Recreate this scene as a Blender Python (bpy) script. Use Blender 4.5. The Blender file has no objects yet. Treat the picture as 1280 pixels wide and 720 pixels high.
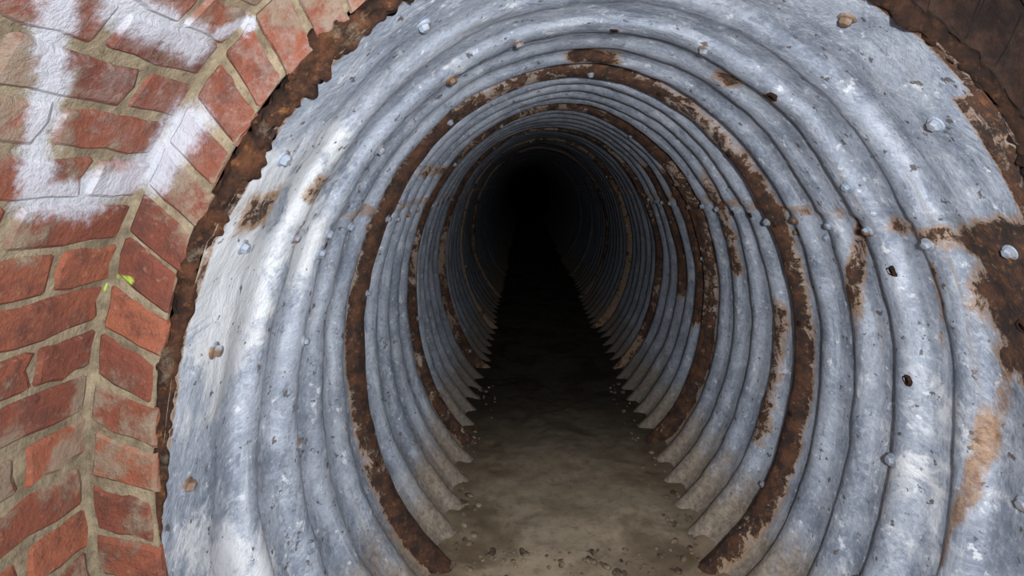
import bpy, math, random, bmesh
from mathutils import Vector, noise, Matrix
random.seed(7)
EZ = 1.56            # eye height above tunnel floor
scene = bpy.context.scene
scene.view_settings.view_transform = 'Standard'

# ------------------------------------------------------------------ helpers
def link(o, parent=None):
    scene.collection.objects.link(o)
    if parent: o.parent = parent
    return o
def mesh_obj(name, verts, faces, mat=None, parent=None, smooth=True):
    me = bpy.data.meshes.new(name)
    me.from_pydata(verts, [], faces)
    me.update()
    if smooth:
        me.polygons.foreach_set('use_smooth', [True]*len(me.polygons))
    o = bpy.data.objects.new(name, me)
    if mat: me.materials.append(mat)
    return link(o, parent)
def cattr(me, name, cols):
    a = me.color_attributes.new(name, 'FLOAT_COLOR', 'POINT')
    flat = []
    for c in cols: flat.extend((c[0], c[1], c[2], 1.0))
    a.data.foreach_set('color', flat)
def vattr(me, name, vs):
    a = me.attributes.new(name, 'FLOAT_VECTOR', 'POINT')
    flat = []
    for c in vs: flat.extend(c)
    a.data.foreach_set('vector', flat)

class NT:
    def __init__(s, name):
        s.m = bpy.data.materials.new(name); s.m.use_nodes = True
        s.t = s.m.node_tree; s.t.nodes.clear()
        s.out = s.t.nodes.new('ShaderNodeOutputMaterial')
        s.b = s.t.nodes.new('ShaderNodeBsdfPrincipled')
        s.t.links.new(s.b.outputs[0], s.out.inputs[0])
    def L(s, a, b): s.t.links.new(a, b)
    def put(s, sock, v):
        if isinstance(v, bpy.types.NodeSocket): s.L(v, sock)
        else: sock.default_value = v
    def attr(s, n, vec=False):
        a = s.t.nodes.new('ShaderNodeAttribute'); a.attribute_name = n
        return a.outputs['Vector'] if vec else a.outputs['Color']
    def obj(s):
        return s.t.nodes.new('ShaderNodeTexCoord').outputs['Object']
    def sep(s, v):
        n = s.t.nodes.new('ShaderNodeSeparateXYZ'); s.L(v, n.inputs[0]); return n.outputs
    def mapv(s, v, sc):
        n = s.t.nodes.new('ShaderNodeMapping'); s.L(v, n.inputs[0]); n.inputs['Scale'].default_value = sc; return n.outputs[0]
    def noise(s, v, sc, det=6, rough=.6, dist=0):
        n = s.t.nodes.new('ShaderNodeTexNoise'); s.L(v, n.inputs['Vector'])
        n.inputs['Scale'].default_value = sc; n.inputs['Detail'].default_value = det
        n.inputs['Roughness'].default_value = rough; n.inputs['Distortion'].default_value = dist
        return n.outputs['Fac']
    def vor(s, v, sc):
        n = s.t.nodes.new('ShaderNodeTexVoronoi'); s.L(v, n.inputs['Vector']); n.inputs['Scale'].default_value = sc
        return s.sep(n.outputs['Color'])[0]
    def math(s, op, a, b=0.0, c=None, clamp=False):
        n = s.t.nodes.new('ShaderNodeMath'); n.operation = op; n.use_clamp = clamp
        s.put(n.inputs[0], a); s.put(n.inputs[1], b)
        if c is not None: s.put(n.inputs[2], c)
        return n.outputs[0]
    def ss(s, v, lo, hi, a=0., b=1.):
        n = s.t.nodes.new('ShaderNodeMapRange'); n.interpolation_type = 'SMOOTHSTEP'
        s.put(n.inputs[0], v)
        for i, x in enumerate((lo, hi, a, b)): n.inputs[i+1].default_value = x
        return n.outputs[0]
    def mix(s, f, a, b, mode='MIX'):
        n = s.t.nodes.new('ShaderNodeMix'); n.data_type = 'RGBA'; n.blend_type = mode
        s.put(n.inputs[0], f)
        for i, x in ((6, a), (7, b)):
            if isinstance(x, tuple): x = (*x, 1) if len(x) == 3 else x
            s.put(n.inputs[i], x)
        return n.outputs[2]
    def bump(s, h, st, dist, prev=None):
        n = s.t.nodes.new('ShaderNodeBump'); s.put(n.inputs['Height'], h)
        n.inputs['Strength'].default_value = st; n.inputs['Distance'].default_value = dist
        if prev: s.L(prev, n.inputs['Normal'])
        return n.outputs[0]
    def fin(s, col, rough, metal=0., nrm=None, spec=.5):
        s.put(s.b.inputs['Base Color'], col); s.put(s.b.inputs['Roughness'], rough)
        s.put(s.b.inputs['Metallic'], metal); s.b.inputs['Specular IOR Level'].default_value = spec
        if nrm: s.L(nrm, s.b.inputs['Normal'])
        return s.m

def rust_colour(n, o):
    r1 = n.noise(o, 16, 8, .72)
    r2 = n.noise(o, 50, 5, .7)
    c = n.mix(n.ss(r1, .38, .68), (.022, .012, .009), (.105, .042, .019))
    c = n.mix(n.math('MULTIPLY', n.ss(r2, .54, .74), .65), c, (.30, .13, .045))
    return c, r2

# ------------------------------------------------------------------ materials
def mat_pipe():
    n = NT('galvanised_rusty_steel')
    o = n.obj(); s0 = n.attr('pv', True)
    s = n.mapv(s0, (1, 1, 0)); orange = n.sep(s0)[2]
    m = n.sep(n.attr('masks'))
    big = n.noise(o, 4.0, 7, .7, .5)
    mid = n.noise(o, 13, 7, .75, .3)
    streak = n.noise(n.mapv(s, (1.6, 10, 1)), 1.6, 8, .75, .4)
    fine = n.noise(o, 45, 7, .75)
    spang = n.vor(o, 110)
    c = n.mix(n.ss(big, .38, .62), (.19, .22, .28), (.39, .43, .505))
    c = n.mix(n.ss(mid, .50, .66, 0, .6), c, (.55, .59, .655))
    c = n.mix(n.ss(mid, .33, .46, .65, 0), c, (.11, .13, .17))
    c = n.mix(n.ss(streak, .50, .68, 0, .7), c, (.58, .615, .68))
    c = n.mix(n.ss(streak, .32, .45, .85, 0), c, (.115, .135, .175))
    c = n.mix(n.ss(fine, .38, .7, 0, .6), c, n.mix(spang, (.17, .20, .25), (.53, .57, .64)))
    wn = n.noise(o, 9, 8, .75, .5)
    w = n.ss(n.math('ADD', n.math('MULTIPLY', m[1], .45), wn), .62, .80)
    c = n.mix(n.math('MULTIPLY', w, .8), c, (.70, .71, .72))
    sp = n.noise(o, 26, 5, .65)
    c = n.mix(n.ss(sp, .61, .67, 0, .8), c, (.68, .70, .73))
    c = n.mix(n.ss(n.noise(n.mapv(o, (1, 1, 1.01)), 34, 4, .6), .64, .67, 0, .85), c, (.09, .07, .06))
    ts = n.noise(n.mapv(s, (.9, 16, 1)), 1.3, 6, .7, .3)
    c = n.mix(n.ss(ts, .57, .71, 0, .55), c, (.25, .185, .135))
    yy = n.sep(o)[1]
    c = n.mix(n.ss(yy, 2.1, 5.8, 0, .75), c, (.055, .052, .055))  # darker with depth: torch falloff painted into the wall colour
    # brown silt towards the invert
    dn = n.noise(o, 7, 8, .7)
    d = n.ss(n.math('ADD', m[2], n.math('MULTIPLY', n.math('SUBTRACT', dn, .5), 1.1)), .3, .85)
    silt = n.mix(n.ss(fine, .3, .7), (.14, .10, .065), (.37, .295, .21))
    silt = n.mix(n.ss(yy, 2.4, 4.5, 0, .8), silt, (.05, .04, .03))  # silt colour also dimmed down the tunnel, as painted light falloff
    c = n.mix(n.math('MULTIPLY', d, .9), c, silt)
    # orange iron bleeding in thin runs below the failed seams
    rn = n.noise(o, 15, 10, .8, .5)
    ov = n.ss(n.math('ADD', orange, n.math('MULTIPLY', n.math('SUBTRACT', rn, .5), 1.5)), .38, .85)
    c = n.mix(n.math('MULTIPLY', ov, .8), c, n.mix(n.ss(fine, .35, .65), (.18, .08, .028), (.42, .24, .11)))
    # rust
    rc, r2 = rust_colour(n, o)
    val = n.math('ADD', m[0], n.math('MULTIPLY', n.math('SUBTRACT', rn, .5), 2.4))
    halo = n.ss(val, .15, .52)
    c = n.mix(n.math('MULTIPLY', n.math('MULTIPLY', halo, .8), n.ss(m[0], .05, .3)), c, (.34, .21, .12))
    r = n.math('MULTIPLY', n.ss(val, .54, .66), n.ss(m[0], .02, .15))
    c = n.mix(r, c, rc)
    keep = n.math('MULTIPLY', n.math('SUBTRACT', 1., r), n.math('SUBTRACT', 1., d))
    met = n.math('MULTIPLY', keep, .2)
    rough = n.math('SUBTRACT', .88, n.math('MULTIPLY', keep, n.ss(big, .3, .7, .2, .4)))
    b = n.bump(big, .5, .025)
    b = n.bump(mid, .4, .007, b)
    b = n.bump(fine, .45, .004, b)
    b = n.bump(n.math('MULTIPLY', r, n.math('ADD', r2, .4)), .8, .006, b)
    return n.fin(c, rough, met, b)

def mat_rust(name='flaking_rust'):
    n = NT(name); o = n.obj()
    c, r2 = rust_colour(n, o)
    g = n.noise(o, 9, 7, .7)
    xl = n.ss(n.sep(o)[0], -.2, .6, .6, 0)
    c = n.mix(n.math('MULTIPLY', n.ss(g, .54, .66), xl), c, (.23, .175, .12))
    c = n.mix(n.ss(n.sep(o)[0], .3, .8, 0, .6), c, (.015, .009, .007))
    return n.fin(c, .95, 0, n.bump(n.noise(o, 30, 8, .75), 1, .014), .2)

def mat_bolt():
    n = NT('galvanised_bolt_steel'); o = n.obj()
    f = n.noise(o, 12, 4, .6)
    c = n.mix(n.ss(f, .46, .58), (.25, .285, .34), (.15, .09, .055))
    return n.fin(c, .65, .15, n.bump(n.noise(o, 80, 4), .4, .002))
def mat_hole():
    n = NT('bolt_hole_void'); o = n.obj()
    c = n.mix(n.ss(n.noise(o, 60, 3), .4, .6), (.004, .003, .003), (.02, .012, .009))
    return n.fin(c, 1., 0, None, .0)

def seg_mask(n, o, segs, wn, amp=.03):
    """capsule distance field of a spray-painted stroke on the wall, object space"""
    best = None
    for A, B, r in segs:
        A = Vector(A); B = Vector(B); d = B-A
        v = n.t.nodes.new('ShaderNodeVectorMath'); v.operation = 'SUBTRACT'; n.L(o, v.inputs[0]); v.inputs[1].default_value = A
        dt = n.t.nodes.new('ShaderNodeVectorMath'); dt.operation = 'DOT_PRODUCT'; n.L(v.outputs[0], dt.inputs[0]); dt.inputs[1].default_value = d
        h = n.math('DIVIDE', dt.outputs['Value'], d.length_squared, clamp=True)
        sc = n.t.nodes.new('ShaderNodeVectorMath'); sc.operation = 'SCALE'; sc.inputs[0].default_value = d; n.L(h, sc.inputs['Scale'])
        ds = n.t.nodes.new('ShaderNodeVectorMath'); ds.operation = 'DISTANCE'; n.L(v.outputs[0], ds.inputs[0]); n.L(sc.outputs[0], ds.inputs[1])
        q = n.math('DIVIDE', n.math('ADD', ds.outputs['Value'], n.math('MULTIPLY', n.math('SUBTRACT', wn, .5), amp)), r)
        best = q if best is None else n.math('MINIMUM', best, q)
    return best

def P(x, y, z): return (x, y, z+EZ)
WHITE = [P(-.564,.632,.219), P(-.634,.693,.112), P(-.704,.747,-.029), P(-.702,.838,-.026), P(-.679,.95,.015), P(-.607,.95,.11)]
WR = (.020, .020, .024, .032, .028)
WHITE_SEGS = [(WHITE[i], WHITE[i+1], WR[i]) for i in range(5)] + [(P(-.551,.71,.235), P(-.554,.889,.2325), .026), (P(-.554,.889,.2325), P(-.504,.95,.285), .013)]
GREEN_SEGS = [(P(-.775,.95,-.205), P(-.745,.95,-.178), .003), (P(-.745,.95,-.178), P(-.722,.95,-.184), .006)]

def mat_brick(is_mortar):
    n = NT('lime_mortar' if is_mortar else 'old_red_brick'); o = n.obj()
    n1 = n.noise(o, 18, 8, .7); n2 = n.noise(o, 60, 6, .7); n3 = n.noise(o, 5, 5, .6)
    hz = n.sep(o)[2]
    if is_mortar:
        c = n.mix(n.ss(n1, .3, .7), (.12, .092, .06), (.29, .235, .155))
        c = n.mix(n.ss(n2, .55, .7, 0, .5), c, (.075, .055, .038))
    else:
        t = n.sep(n.attr('masks'))
        c = n.mix(t[0], (.13, .040, .027), (.255, .085, .047))
        c = n.mix(n.ss(n1, .43, .64, 0, .72), c, (.080, .034, .027))
        c = n.mix(n.ss(n2, .56, .72, 0, .6), c, (.31, .17, .11))
        c = n.mix(n.ss(n.math('ADD', n3, n.math('MULTIPLY', n1, .6)), .80, .94, 0, .7), c, (.24, .195, .14))
        c = n.mix(n.math('MULTIPLY', n.ss(hz, EZ-.1, EZ+.2), n.ss(n.noise(o, 30, 8, .8), .42, .62, 0, .4)), c, (.25, .22, .205))
    wn = n.noise(o, 22, 9, .8)
    q = seg_mask(n, o, WHITE_SEGS, wn, .07)
    q2 = n.math('ADD', q, n.math('MULTIPLY', n.math('SUBTRACT', n2, .5), 1.6))
    c = n.mix(n.ss(q2, .6, 1.7, .80, 0), c, (.46, .48, .54))
    q = seg_mask(n, o, GREEN_SEGS, wn, .022)
    c = n.mix(n.ss(q, .6, 1.6, .75, 0), c, (.38, .54, .08))
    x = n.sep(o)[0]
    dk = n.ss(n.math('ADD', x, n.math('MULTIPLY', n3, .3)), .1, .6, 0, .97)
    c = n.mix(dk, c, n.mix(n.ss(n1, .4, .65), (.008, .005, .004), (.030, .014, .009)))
    b = n.bump(n1, .9, .011); b = n.bump(n2, .8, .005, b)
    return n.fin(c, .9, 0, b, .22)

def mat_floor():
    n = NT('silty_water_bed'); o = n.obj()
    X = n.sep(o)
    a = n.noise(n.mapv(o, (1.0, 1.2, 1)), 3.0, 6, .6, .8); b_ = n.noise(o, 28, 8, .75); c_ = n.noise(o, 90, 5, .7)
    c = n.mix(n.ss(a, .36, .60), (.17, .125, .078), (.38, .30, .205))
    mid = n.ss(n.math('ABSOLUTE', n.math('SUBTRACT', X[0], .22)), .10, .45, 1, 0)
    c = n.mix(n.math('MULTIPLY', mid, .35), c, (.44, .355, .25))
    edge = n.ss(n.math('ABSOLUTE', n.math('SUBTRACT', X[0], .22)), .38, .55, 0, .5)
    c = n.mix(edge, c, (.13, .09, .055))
    c = n.mix(n.ss(b_, .45, .70, 0, .5), c, (.12, .085, .05))
    c = n.mix(n.ss(c_, .60, .74, 0, .5), c, (.48, .40, .29))
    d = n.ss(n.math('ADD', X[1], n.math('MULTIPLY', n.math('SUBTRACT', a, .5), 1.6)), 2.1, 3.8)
    c = n.mix(n.math('MULTIPLY', d, .95), c, (.014, .011, .008))  # near-black far floor: fading torchlight painted into the bed colour
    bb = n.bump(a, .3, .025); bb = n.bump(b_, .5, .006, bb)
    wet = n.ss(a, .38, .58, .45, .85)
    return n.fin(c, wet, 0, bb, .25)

def mat_stone():
    n = NT('wet_gravel'); o = n.obj()
    c = n.mix(n.ss(n.noise(o, 20, 5), .35, .65), (.05, .033, .022), (.26, .19, .125))
    return n.fin(c, .6, 0, n.bump(n.noise(o, 70, 5), .5, .004))

M_pipe, M_rust, M_bolt, M_hole = mat_pipe(), mat_rust(), mat_bolt(), mat_hole()
M_brick, M_mortar = mat_brick(False), mat_brick(True)
M_floor, M_stone = mat_floor(), mat_stone()

# ------------------------------------------------------------------ pipe
CX, CZ = .216, EZ-.666
A_, B_ = .9, 1.116
BX, BZ = .212, EZ-.504
OA, OB = .894, 1.016      # opening in the brick end-ring
VA, VB = 1.009, 1.131     # vault intrados
YF = .95
PITCH = .2
Y_START = .965; Y_END = 22.0
RING_LAPS = [1.50, 2.10, 3.10, 4.30, 5.50, 6.9, 8.5, 10.1, 12.0]
def ell(t, off=0.0):
    c, s_ = math.cos(t), math.sin(t)
    nx, nz = c/A_, s_/B_
    l = math.hypot(nx, nz)
    return CX + A_*c + off*nx/l, CZ + B_*s_ + off*nz/l
def on(a, b, t, off):
    c, s_ = math.cos(t), math.sin(t); nx, nz = c/a, s_/b; l = math.hypot(nx, nz)
    return BX+a*c+off*nx/l, BZ+b*s_+off*nz/l
def gap_to_opening(t):
    x, z = ell(t)
    dx, dz = x-BX, z-BZ
    r = math.hypot(dx/OA, dz/OB)
    return (1/r-1)*math.hypot(dx, dz)
GAP = {}
SHIFT = [(0, 0), (0, 0), (.006, -.004), (-.007, -.006), (.008, .003), (-.010, .004), (.01, -.006), (0, .008), (-.01, 0), (.01, 0)]
def pipe_off(t, y):
    ph = ((y-2.10)/PITCH) % 1.0
    c = math.cos(2*math.pi*(ph + .05*math.sin(2*math.pi*ph)))
    c = math.copysign(abs(c)**.62, c)
    amp = .0195
    k = min(1, max(0, (y-1.12)/.12))
    top = max(0, math.sin(t))
    flat = 1-.72*top*max(0, min(1, (2.0-y)/.4))
    off = -amp*c*k*flat
    x, z = ell(t)
    off += .016*noise.noise(Vector((x*2.1, y*1.6, z*2.1)))
    off += .0055*noise.noise(Vector((x*6, y*7, z*6+5)))
    if y < 3: off += .0035*noise.noise(Vector((x*14, y*14, z*14+9)))
    tt = math.degrees(t) % 360
    if 30 < tt < 150: off -= .006
    sec = 0
    for r in RING_LAPS:
        if y > r: sec += 1
        if r-.05 < y < r+.05: off -= .009
    # sections are slightly misaligned where they were bolted together
    sx, sz = SHIFT[sec]
    off += sx*math.cos(t)+sz*math.sin(t)
    if y < 1.6:
        key = round(tt, 2)
        g = GAP.get(key)
        if g is None: g = GAP[key] = max(0, gap_to_opening(t)-.018)
        f = (1.6-y)/(1.6-Y_START); off += g*f*f*(3-2*f)*.85
    return off

def capd(p, a, b):
    a = Vector(a); b = Vector(b); d = b-a
    if d.length_squared < 1e-9: return (p-a).length
    h = max(0, min(1, (p-a).dot(d)/d.length_squared))
    return (p-a-d*h).length
RUST = [ # a, b, radius, strength
 (P(-.56,1.06,-.06), P(-.53,1.12,-.07), .030, .60),
 (P(.20,1.86,.45), P(.29,1.86,.44), .045, .75),
 (P(.64,1.63,.319), P(.64,1.63,.319), .034, .72),
 (P(.728,1.527,.251), P(.728,1.527,.251), .026, .7),
 (P(-.518,1.294,-.02), P(-.515,1.32,-.03), .032, .6),
 (P(-.477,2.0,.046), P(-.46,2.2,.04), .05, .7),
 (P(-.47,2.4,.05), P(-.46,2.9,.05), .03, .55),
 (P(1.007,1.577,-.133), P(1.10,1.747,-.47), .026, .70),
 (P(1.046,1.333,-.236), P(1.098,1.398,-.441), .020, .60),
 (P(1.02,1.25,-.14), P(1.01,1.42,-.13), .024, .6),
 (P(1.0,.95,-.12), P(1.02,1.18,-.15), .045, .9),
 (P(1.03,.96,-.20), P(1.06,1.12,-.29), .090, 1.05),
 (P(1.05,1.0,-.33), P(1.08,1.12,-.42), .05, .9),
 (P(1.06,1.12,-.33), P(1.092,1.193,-.413), .035, .75),
 (P(-.668,1.55,-.87), P(-.66,1.55,-.92), .02, .7),
 (P(-.60,1.40,-1.05), P(-.56,1.42,-1.15), .03, .7),
 (P(1.10,2.3,-.6), P(1.0,2.3,-1.1), .06, .6),
 (P(.95,3.3,0), P(1.1,3.3,-.8), .09, .8),
 (P(.95,3.7,.05), P(1.1,3.7,-.7), .10, .8),
 (P(.95,2.7,.1), P(1.08,2.7,-.45), .05, .65),
]
ORANGE = [
 (P(1.092,1.193,-.40), P(1.115,1.26,-.65), .030, .85),
 (P(1.115,1.26,-.65), P(1.08,1.337,-.99), .024, .85),
 (P(1.046,1.333,-.22), P(1.098,1.398,-.50), .026, .75),
 (P(1.007,1.577,-.133), P(1.11,1.76,-.58), .040, .6),
 (P(1.03,.96,-.20), P(1.06,1.14,-.36), .13, .5),
 (P(.20,1.86,.45), P(.29,1.86,.44), .07, .6),
 (P(.64,1.63,.319), P(.64,1.63,.319), .055, .65),
 (P(.728,1.527,.251), P(.728,1.527,.251), .045, .6),
 (P(-.56,1.06,-.06), P(-.53,1.12,-.07), .07, .65),
 (P(-.55,1.12,-.09), P(-.62,1.14,-.28), .02, .5),
 (P(-.477,2.0,.046), P(-.52,1.95,-.1), .05, .55),
 (P(-.668,1.55,-.82), P(-.65,1.55,-.96), .02, .7),
 (P(-.60,1.40,-1.02), P(-.56,1.42,-1.15), .04, .7),
]
BLOOM = [(P(-.56,1.05,-.05), P(-.65,1.15,-.35), .14, .75), (P(-.5,1.2,.05), P(-.6,1.4,-.2), .12, .6),
         (P(-.68,1.1,-.8), P(-.68,1.3,-1.0), .12, .45), (P(-.2,1.6,.35), P(-.3,1.3,.25), .15, .2),
         (P(1.1,1.35,-.6), P(1.1,1.5,-.9), .15, .35)]
verts, masks, pv, ys = [], [], [], []
y = Y_START
while y < Y_END:
    ys.append(y)
    y += .0111 if y < 3.4 else (.02 if y < 6 else .0334)
NS = 420
for yy in ys:
    near = yy < 4.5
    for i in range(NS):
        t = -math.pi/2 + 2*math.pi*i/NS
        o_ = pipe_off(t, yy)
        x, z = ell(t, o_)
        verts.append((x, yy, z))
        p = Vector((x, yy, z))
        r = 0; og = 0
        for ry, w, s_ in ((2.10, .050, .90), (3.10, .07, .85), (4.30, .09, .75), (5.5, .1, .6), (6.9, .1, .6)):
            if abs(yy-ry) < w*1.8:
                d = abs(yy-ry)/w
                v = s_*max(0, min(1, 1.8-d))
                v *= .9+.55*noise.noise(Vector((x*2.5, ry*3, z*2.5)))
                r = max(r, v)
                og = max(og, .4*max(0, min(1, 1.8-d)))
        if near:
            for a, b, rad, s_ in RUST:
                d = capd(p, a, b)/rad
                if d < 1.8: r = max(r, s_*min(1, 1.8-d))
        if yy < 2.3:
            for a, b, rad, s_ in ORANGE:
                d = capd(p, a, b)/rad
                if d < 1.6: og = max(og, s_*min(1, 1.6-d))
        sd = min(abs(math.degrees(t)-30), abs(math.degrees(t)-150))
        if sd < 1.2 and yy > 1.6: r = max(r, .35)
        if yy < .99: r = max(r, .45+.25*math.sin(t))
        if x > .85 and z > EZ-.1 and yy < 1.04: r = max(r, .75)
        w_ = 0
        if yy < 2:
            for a, b, rad, s_ in BLOOM:
                d = capd(p, a, b)/rad
                if d < 2: w_ = max(w_, s_*(2-d)/2*1.3)
        dd = max(0, 1-z/.52)
        if yy < 1.5: dd *= .5
        masks.append((r, w_, min(1, dd*1.05)))
        pv.append((i/NS*6.35, yy, og))
faces = []
for j in range(len(ys)-1):
    for i in range(NS):
        a = j*NS+i; b = j*NS+(i+1) % NS
        faces.append((a, b, b+NS, a+NS))
pipe = bpy.data.objects.new('corrugated_steel_pipe', None); link(pipe)
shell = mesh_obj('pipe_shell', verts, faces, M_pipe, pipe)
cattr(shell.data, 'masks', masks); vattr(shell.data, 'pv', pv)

# bolts and empty bolt holes -----------------------------------------
bv, bf = [], []
hv, hf, rv, rf = [], [], [], []
def frame_at(t, y):
    off = pipe_off(t, y)
    x, z = ell(t, off); x2, z2 = ell(t, off-1)
    return Vector((x, y, z)), Vector((x2-x, 0, z2-z)).normalized()
def bolt(t, y, s=.85):
    c0, n = frame_at(t, y)
    n = (n + Vector((random.uniform(-.2,.2), random.uniform(-.2,.2), random.uniform(-.1,.1)))).normalized()
    u = n.orthogonal().normalized(); v = n.cross(u)
    rot = random.random()*6
    def ring(N, r, h, r0=0):
        i0 = len(bv)
        for k in range(N):
            a = r0+2*math.pi*k/N
            bv.append(tuple(c0 + (u*math.cos(a)+v*math.sin(a))*r*s + n*h*s))
        return i0
    def bridge(a, b, N):
        for k in range(N):
            bf.append((a+k, a+(k+1)%N, b+(k+1)%N, b+k))
    N = 14
    r0 = ring(N, .018, -.005); r1 = ring(N, .018, .002); r2 = ring(N, .0155, .004); bridge(r0, r1, N); bridge(r1, r2, N)
    bf.append(tuple(r2+k for k in range(N)))
    h0 = ring(6, .0125, .003, rot); h1 = ring(6, .0125, .012, rot); h2 = ring(6, .009, .0155, rot)
    bridge(h0, h1, 6); bridge(h1, h2, 6); bf.append(tuple(h2+k for k in range(6)))
def hole(t, y, s=1.):
    c0, n = frame_at(t, y); s *= .9
    u = n.orthogonal().normalized(); v = n.cross(u); N = 14
    el = random.uniform(.75, 1.1)
    def pt(k, r, h, w=0):
        a = 2*math.pi*k/N
        r *= s*(1+w*noise.noise(Vector((math.cos(a)*1.3, math.sin(a)*1.3, t*5+y*9))))
        return tuple(c0+(u*math.cos(a)+v*math.sin(a)*el)*r+n*h)
    i0 = len(rv)   # puckered rusty lip
    for r, h, w in ((.019, -.004, .5), (.0145, .0035, .4), (.011, .0045, .2), (.009, -.002, .2)):
        for k in range(N): rv.append(pt(k, r, h, w))
    for q in range(3):
        for k in range(N):
            rf.append((i0+q*N+k, i0+q*N+(k+1)%N, i0+(q+1)*N+(k+1)%N, i0+(q+1)*N+k))
    j0 = len(hv)
    for k in range(N): hv.append(pt(k, .0105, .0018))
    hf.append(tuple(j0+k for k in range(N)))
def fix(t, y, s):
    (hole if random.random() < .28 else bolt)(t, y, s)
for q, ry in enumerate(RING_LAPS[:5]):
    N = (22, 18, 14, 12, 12)[q]
    for k in range(N):
        t = 2*math.pi*(k+.37)/N
        x, z = ell(t)
        if z > .08: fix(t+random.uniform(-.05,.05), ry+random.uniform(-.03,.03), random.uniform(.95, 1.15) if q == 0 else .8)
for td in (27.6, 152.4):
    yy = 1.10
    while yy < 4.5:
        fix(math.radians(td+random.uniform(-.8,.8)), yy, .95)
        if random.random() < .4: fix(math.radians(td+(-3.2 if td < 90 else 3.2)), yy+.1, .85)
        yy += PITCH
for td in (-14, -3, 18, 44, 61, 88, 118, 141, 164, 178, 201):
    fix(math.radians(td), 1.05+random.uniform(-.015, .12), 1.05)
mesh_obj('pipe_bolts', bv, bf, M_bolt, pipe, smooth=False)
mesh_obj('bolt_hole_lips', rv, rf, M_rust, pipe)
mesh_obj('bolt_holes', hv, hf, M_hole, pipe, smooth=False)

# ------------------------------------------------------------------ brick vault
def make_prof(a, b, cx=BX, cz=BZ, N=2000):
    pts = [(cx+a*math.cos(2*math.pi*i/N-math.pi/2), cz+b*math.sin(2*math.pi*i/N-math.pi/2)) for i in range(N+1)]
    s = [0]
    for i in range(N): s.append(s[-1]+math.hypot(pts[i+1][0]-pts[i][0], pts[i+1][1]-pts[i][1]))
    return a, b, s
def prof_theta(pr, s):
    S = pr[2]; s %= S[-1]
    lo, hi = 0, len(S)-1
    while hi-lo > 1:
        m = (lo+hi)//2
        if S[m] <= s: lo = m
        else: hi = m
    f = (s-S[lo])/(S[hi]-S[lo])
    return 2*math.pi*(lo+f)/(len(S)-1)-math.pi/2
vault = make_prof(VA, VB); ringp = make_prof(OA, OB)
kv, kf, km = [], [], []
def brick(corner_fn, nu, nv, thick):
    i0 = len(kv); tone = random.random()
    sd = random.random()*50; push = random.uniform(-.002, .0015)
    us = [0, .05]+[(.05+.9*i/nu) for i in range(1, nu)]+[.95, 1]
    vs = [0, .09]+[(.09+.82*i/nv) for i in range(1, nv)]+[.91, 1]
    for iv, v in enumerate(vs):
        for iu, u in enumerate(us):
            e = (iu in (0, len(us)-1)) or (iv in (0, len(vs)-1))
            cor = (iu in (0, len(us)-1)) and (iv in (0, len(vs)-1))
            q = noise.noise(Vector((u*4+sd, v*3, sd)))
            w = push + q*.003 + (.006 if e else 0) + (.004 if cor else 0)
            uu = u + (.06*noise.noise(Vector((v*5, sd, u)))) ; vv = v + (.14*noise.noise(Vector((u*5, sd, v+9))))
            kv.append(corner_fn(uu, vv, w)); km.append((tone, 0, 0))
    W, H = len(us), len(vs)
    for j in range(H-1):
        for i in range(W-1):
            a = i0+j*W+i; kf.append((a, a+1, a+W+1, a+W))
    border = [i0+i for i in range(W)] + [i0+j*W+W-1 for j in range(1, H)] + [i0+(H-1)*W+i for i in range(W-2, -1, -1)] + [i0+j*W for j in range(H-2, 0, -1)]
    uvs = [(us[i], 0) for i in range(W)] + [(1, vs[j]) for j in range(1, H)] + [(us[i], 1) for i in range(W-2, -1, -1)] + [(0, vs[j]) for j in range(H-2, 0, -1)]
    b0 = len(kv)
    for (u, v) in uvs:
        kv.append(corner_fn(u, v, thick)); km.append((tone, 0, 0))
    n_ = len(border)
    for k in range(n_):
        kf.append((border[k], b0+k, b0+(k+1) % n_, border[(k+1) % n_]))
S = vault[2][-1]; NC = round(S/.080); cs = S/NC
for c in range(NC):
    s0 = c*cs+.0065; s1 = (c+1)*cs-.0065
    spans = [(YF-.115, YF-.006)] if c % 2 == 0 else []
    y1 = YF-.006 if c % 2 else YF-.128
    while y1 > -1.2:
        y0 = y1-.213; spans.append((y0, y1)); y1 = y0-.013
    jit = random.uniform(-.003, .003)
    for (y0, y1) in spans:
        def fn(u, v, w):
            t = prof_theta(vault, s0+(s1-s0)*v+jit)
            x, z = on(VA, VB, t, w)
            return (x, y0+(y1-y0)*u, z)
        brick(fn, 4, 2, .04)
S = ringp[2][-1]; NR = round(S/.083); cs = S/NR
for c in range(NR):
    jit = random.uniform(-.005, .005); jr = random.uniform(-.010, .008)
    def fn(u, v, w):
        s = c*cs+.006+(cs-.012)*v+jit
        t = prof_theta(ringp, s)
        left = 1 if math.cos(t) < 0 else -1
        t2 = t + left*(-.042*u)
        x, z = on(OA, OB, t2, jr*(1-u)+.112*u)
        return (x, YF+w, z)
    brick(fn, 3, 2, .014)
walls = bpy.data.objects.new('brick_vault', None); link(walls)
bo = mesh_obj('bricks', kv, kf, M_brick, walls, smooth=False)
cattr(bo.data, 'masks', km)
mv, mf = [], []
NM = 500
rings = []
yl = [-1.2+i*(YF+.005+1.2)/100 for i in range(101)]
for yy in yl: rings.append([(lambda p: (p[0], yy, p[1]))(on(VA, VB, 2*math.pi*i/NM, .0055+.003*noise.noise(Vector((i*.4, yy*25, 0))))) for i in range(NM)])
for k in range(0, 9):
    off = .115-.115*k/8
    rings.append([(lambda p: (p[0], YF+.0055+.003*noise.noise(Vector((i*.4, k*.8, 3))), p[1]))(on(OA, OB, 2*math.pi*i/NM, off+.002)) for i in range(NM)])
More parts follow.
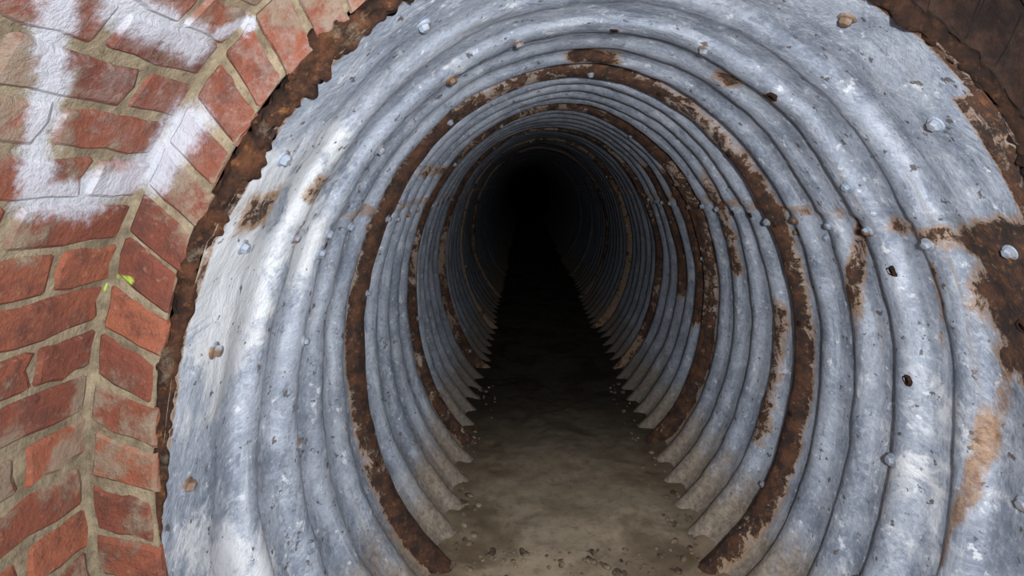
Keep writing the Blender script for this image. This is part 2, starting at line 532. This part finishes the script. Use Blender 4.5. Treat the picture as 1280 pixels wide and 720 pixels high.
rings.append([(lambda p: (p[0], YF+.02, p[1]))(on(OA, OB, 2*math.pi*i/NM, .006)) for i in range(NM)])
for r in rings: mv += r
for j in range(len(rings)-1):
    for i in range(NM):
        a = j*NM+i; b = j*NM+(i+1) % NM
        mf.append((a, b, b+NM, a+NM))
mesh_obj('mortar', mv, mf, M_mortar, walls)

# ragged rusted rim + packing between pipe mouth and brick ring -----------
cv, cf = [], []
NR_, NQ = 1400, 14
for i in range(NR_):
    t = 2*math.pi*i/NR_
    p1 = Vector(ell(t, pipe_off(t, Y_START)))
    dirv = (p1-Vector((BX, BZ))).normalized()
    g = 1/math.hypot(dirv.x/OA, dirv.y/OB)
    p2 = Vector((BX, BZ))+dirv*g
    if g < (p1-Vector((BX, BZ))).length: p2 = p1.copy()
    mid = (p1+p2)/2
    rad = max(.009, (p2-p1).length/2+.004)
    for k in range(NQ):
        a = 2*math.pi*k/NQ
        q = 1+1.1*noise.noise(Vector((mid.x*11, mid.y*11, k*.35)))+.8*noise.noise(Vector((mid.x*45, mid.y*45, k*.9)))
        rr = rad*max(.25, q)
        off = dirv*math.cos(a)*rr
        cv.append((mid.x+off.x, .968-math.sin(a)*min(.016, .6*rad)*q*1.2, mid.y+off.y))
for i in range(NR_):
    for k in range(NQ):
        a = i*NQ+k; b = i*NQ+(k+1) % NQ; c = ((i+1) % NR_)*NQ+(k+1) % NQ; d = ((i+1) % NR_)*NQ+k
        cf.append((a, b, c, d))
mesh_obj('rusted_rim', cv, cf, M_rust, pipe)

# ------------------------------------------------------------------ floor silt
fv, ff = [], []
NXF = 90
fy = []
y = -1.2
while y < 21.5:
    fy.append(y); y += (.018 if 1.4 < y < 4 else .1)
for yy in fy:
    for i in range(NXF+1):
        u = i/NXF*2-1
        x = CX + u*.74
        z = .012*noise.noise(Vector((x*3, yy*2.2, 1)))+.008*noise.noise(Vector((x*11, yy*9, 4)))+.004*noise.noise(Vector((x*28, yy*25, 7)))
        z += .09*max(0, abs(u)-.70)/.30*(.7+.8*noise.noise(Vector((yy*4, u*2, 2))))
        fv.append((x, yy, z))
for j in range(len(fy)-1):
    for i in range(NXF):
        a = j*(NXF+1)+i; ff.append((a, a+1, a+NXF+2, a+NXF+1))
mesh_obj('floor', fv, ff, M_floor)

gv, gf = [], []
def stone(x, y, z, r):
    bm = bmesh.new(); bmesh.ops.create_icosphere(bm, subdivisions=2, radius=r)
    sx, sy, sz = random.uniform(.8, 1.5), random.uniform(.7, 1.2), random.uniform(.35, .7); sd = random.random()*90
    R = Matrix.Rotation(random.random()*6, 3, 'Z')
    i0 = len(gv)
    for v in bm.verts:
        p = v.co*(1+.35*noise.noise(v.co/r*1.3+Vector((sd, 0, 0)))); p = R @ Vector((p.x*sx, p.y*sy, p.z*sz))
        gv.append((x+p.x, y+p.y, z+p.z))
    for f in bm.faces: gf.append(tuple(i0+v.index for v in f.verts))
    bm.free()
for k in range(300):
    side = random.choice((-1, 1))
    if random.random() < .5:
        x = CX+side*random.uniform(.42, .56); yy = random.uniform(1.6, 4)
    else:
        x = CX+random.uniform(-.5, .5); yy = random.uniform(1.9, 2.2)
    stone(x, yy, .006, random.choice((.005, .007, .009, .016)))
mesh_obj('gravel_debris', gv, gf, M_stone, smooth=False)

# ------------------------------------------------------------------ light
w = bpy.data.worlds.new('dark_underground'); scene.world = w; w.use_nodes = True
w.node_tree.nodes['Background'].inputs[0].default_value = (.02, .025, .04, 1)
w.node_tree.nodes['Background'].inputs[1].default_value = 0.0
def spot(name, loc, target, e, size, col, rad, blend=1):
    l = bpy.data.lights.new(name, 'SPOT'); l.energy = e; l.spot_size = math.radians(size); l.spot_blend = blend
    l.color = col; l.shadow_soft_size = rad
    o = bpy.data.objects.new(name, l); o.location = loc
    o.rotation_euler = (Vector(target)-Vector(loc)).to_track_quat('-Z', 'Y').to_euler()
    return link(o)
spot('head_torch', (.14, -.15, EZ+.05), (.24, 2.0, EZ-.65), 225, 165, (.95, .97, 1.0), .035)

# ------------------------------------------------------------------ camera
cam = bpy.data.cameras.new('camera'); co = bpy.data.objects.new('camera', cam); link(co)
cam.sensor_width = 36; cam.lens = 650/1280*36
cam.shift_x = -15/1280; cam.shift_y = -135/1280
cam.clip_start = .01
co.location = (0, 0, EZ); co.rotation_euler = (math.radians(90), 0, 0)
scene.camera = co
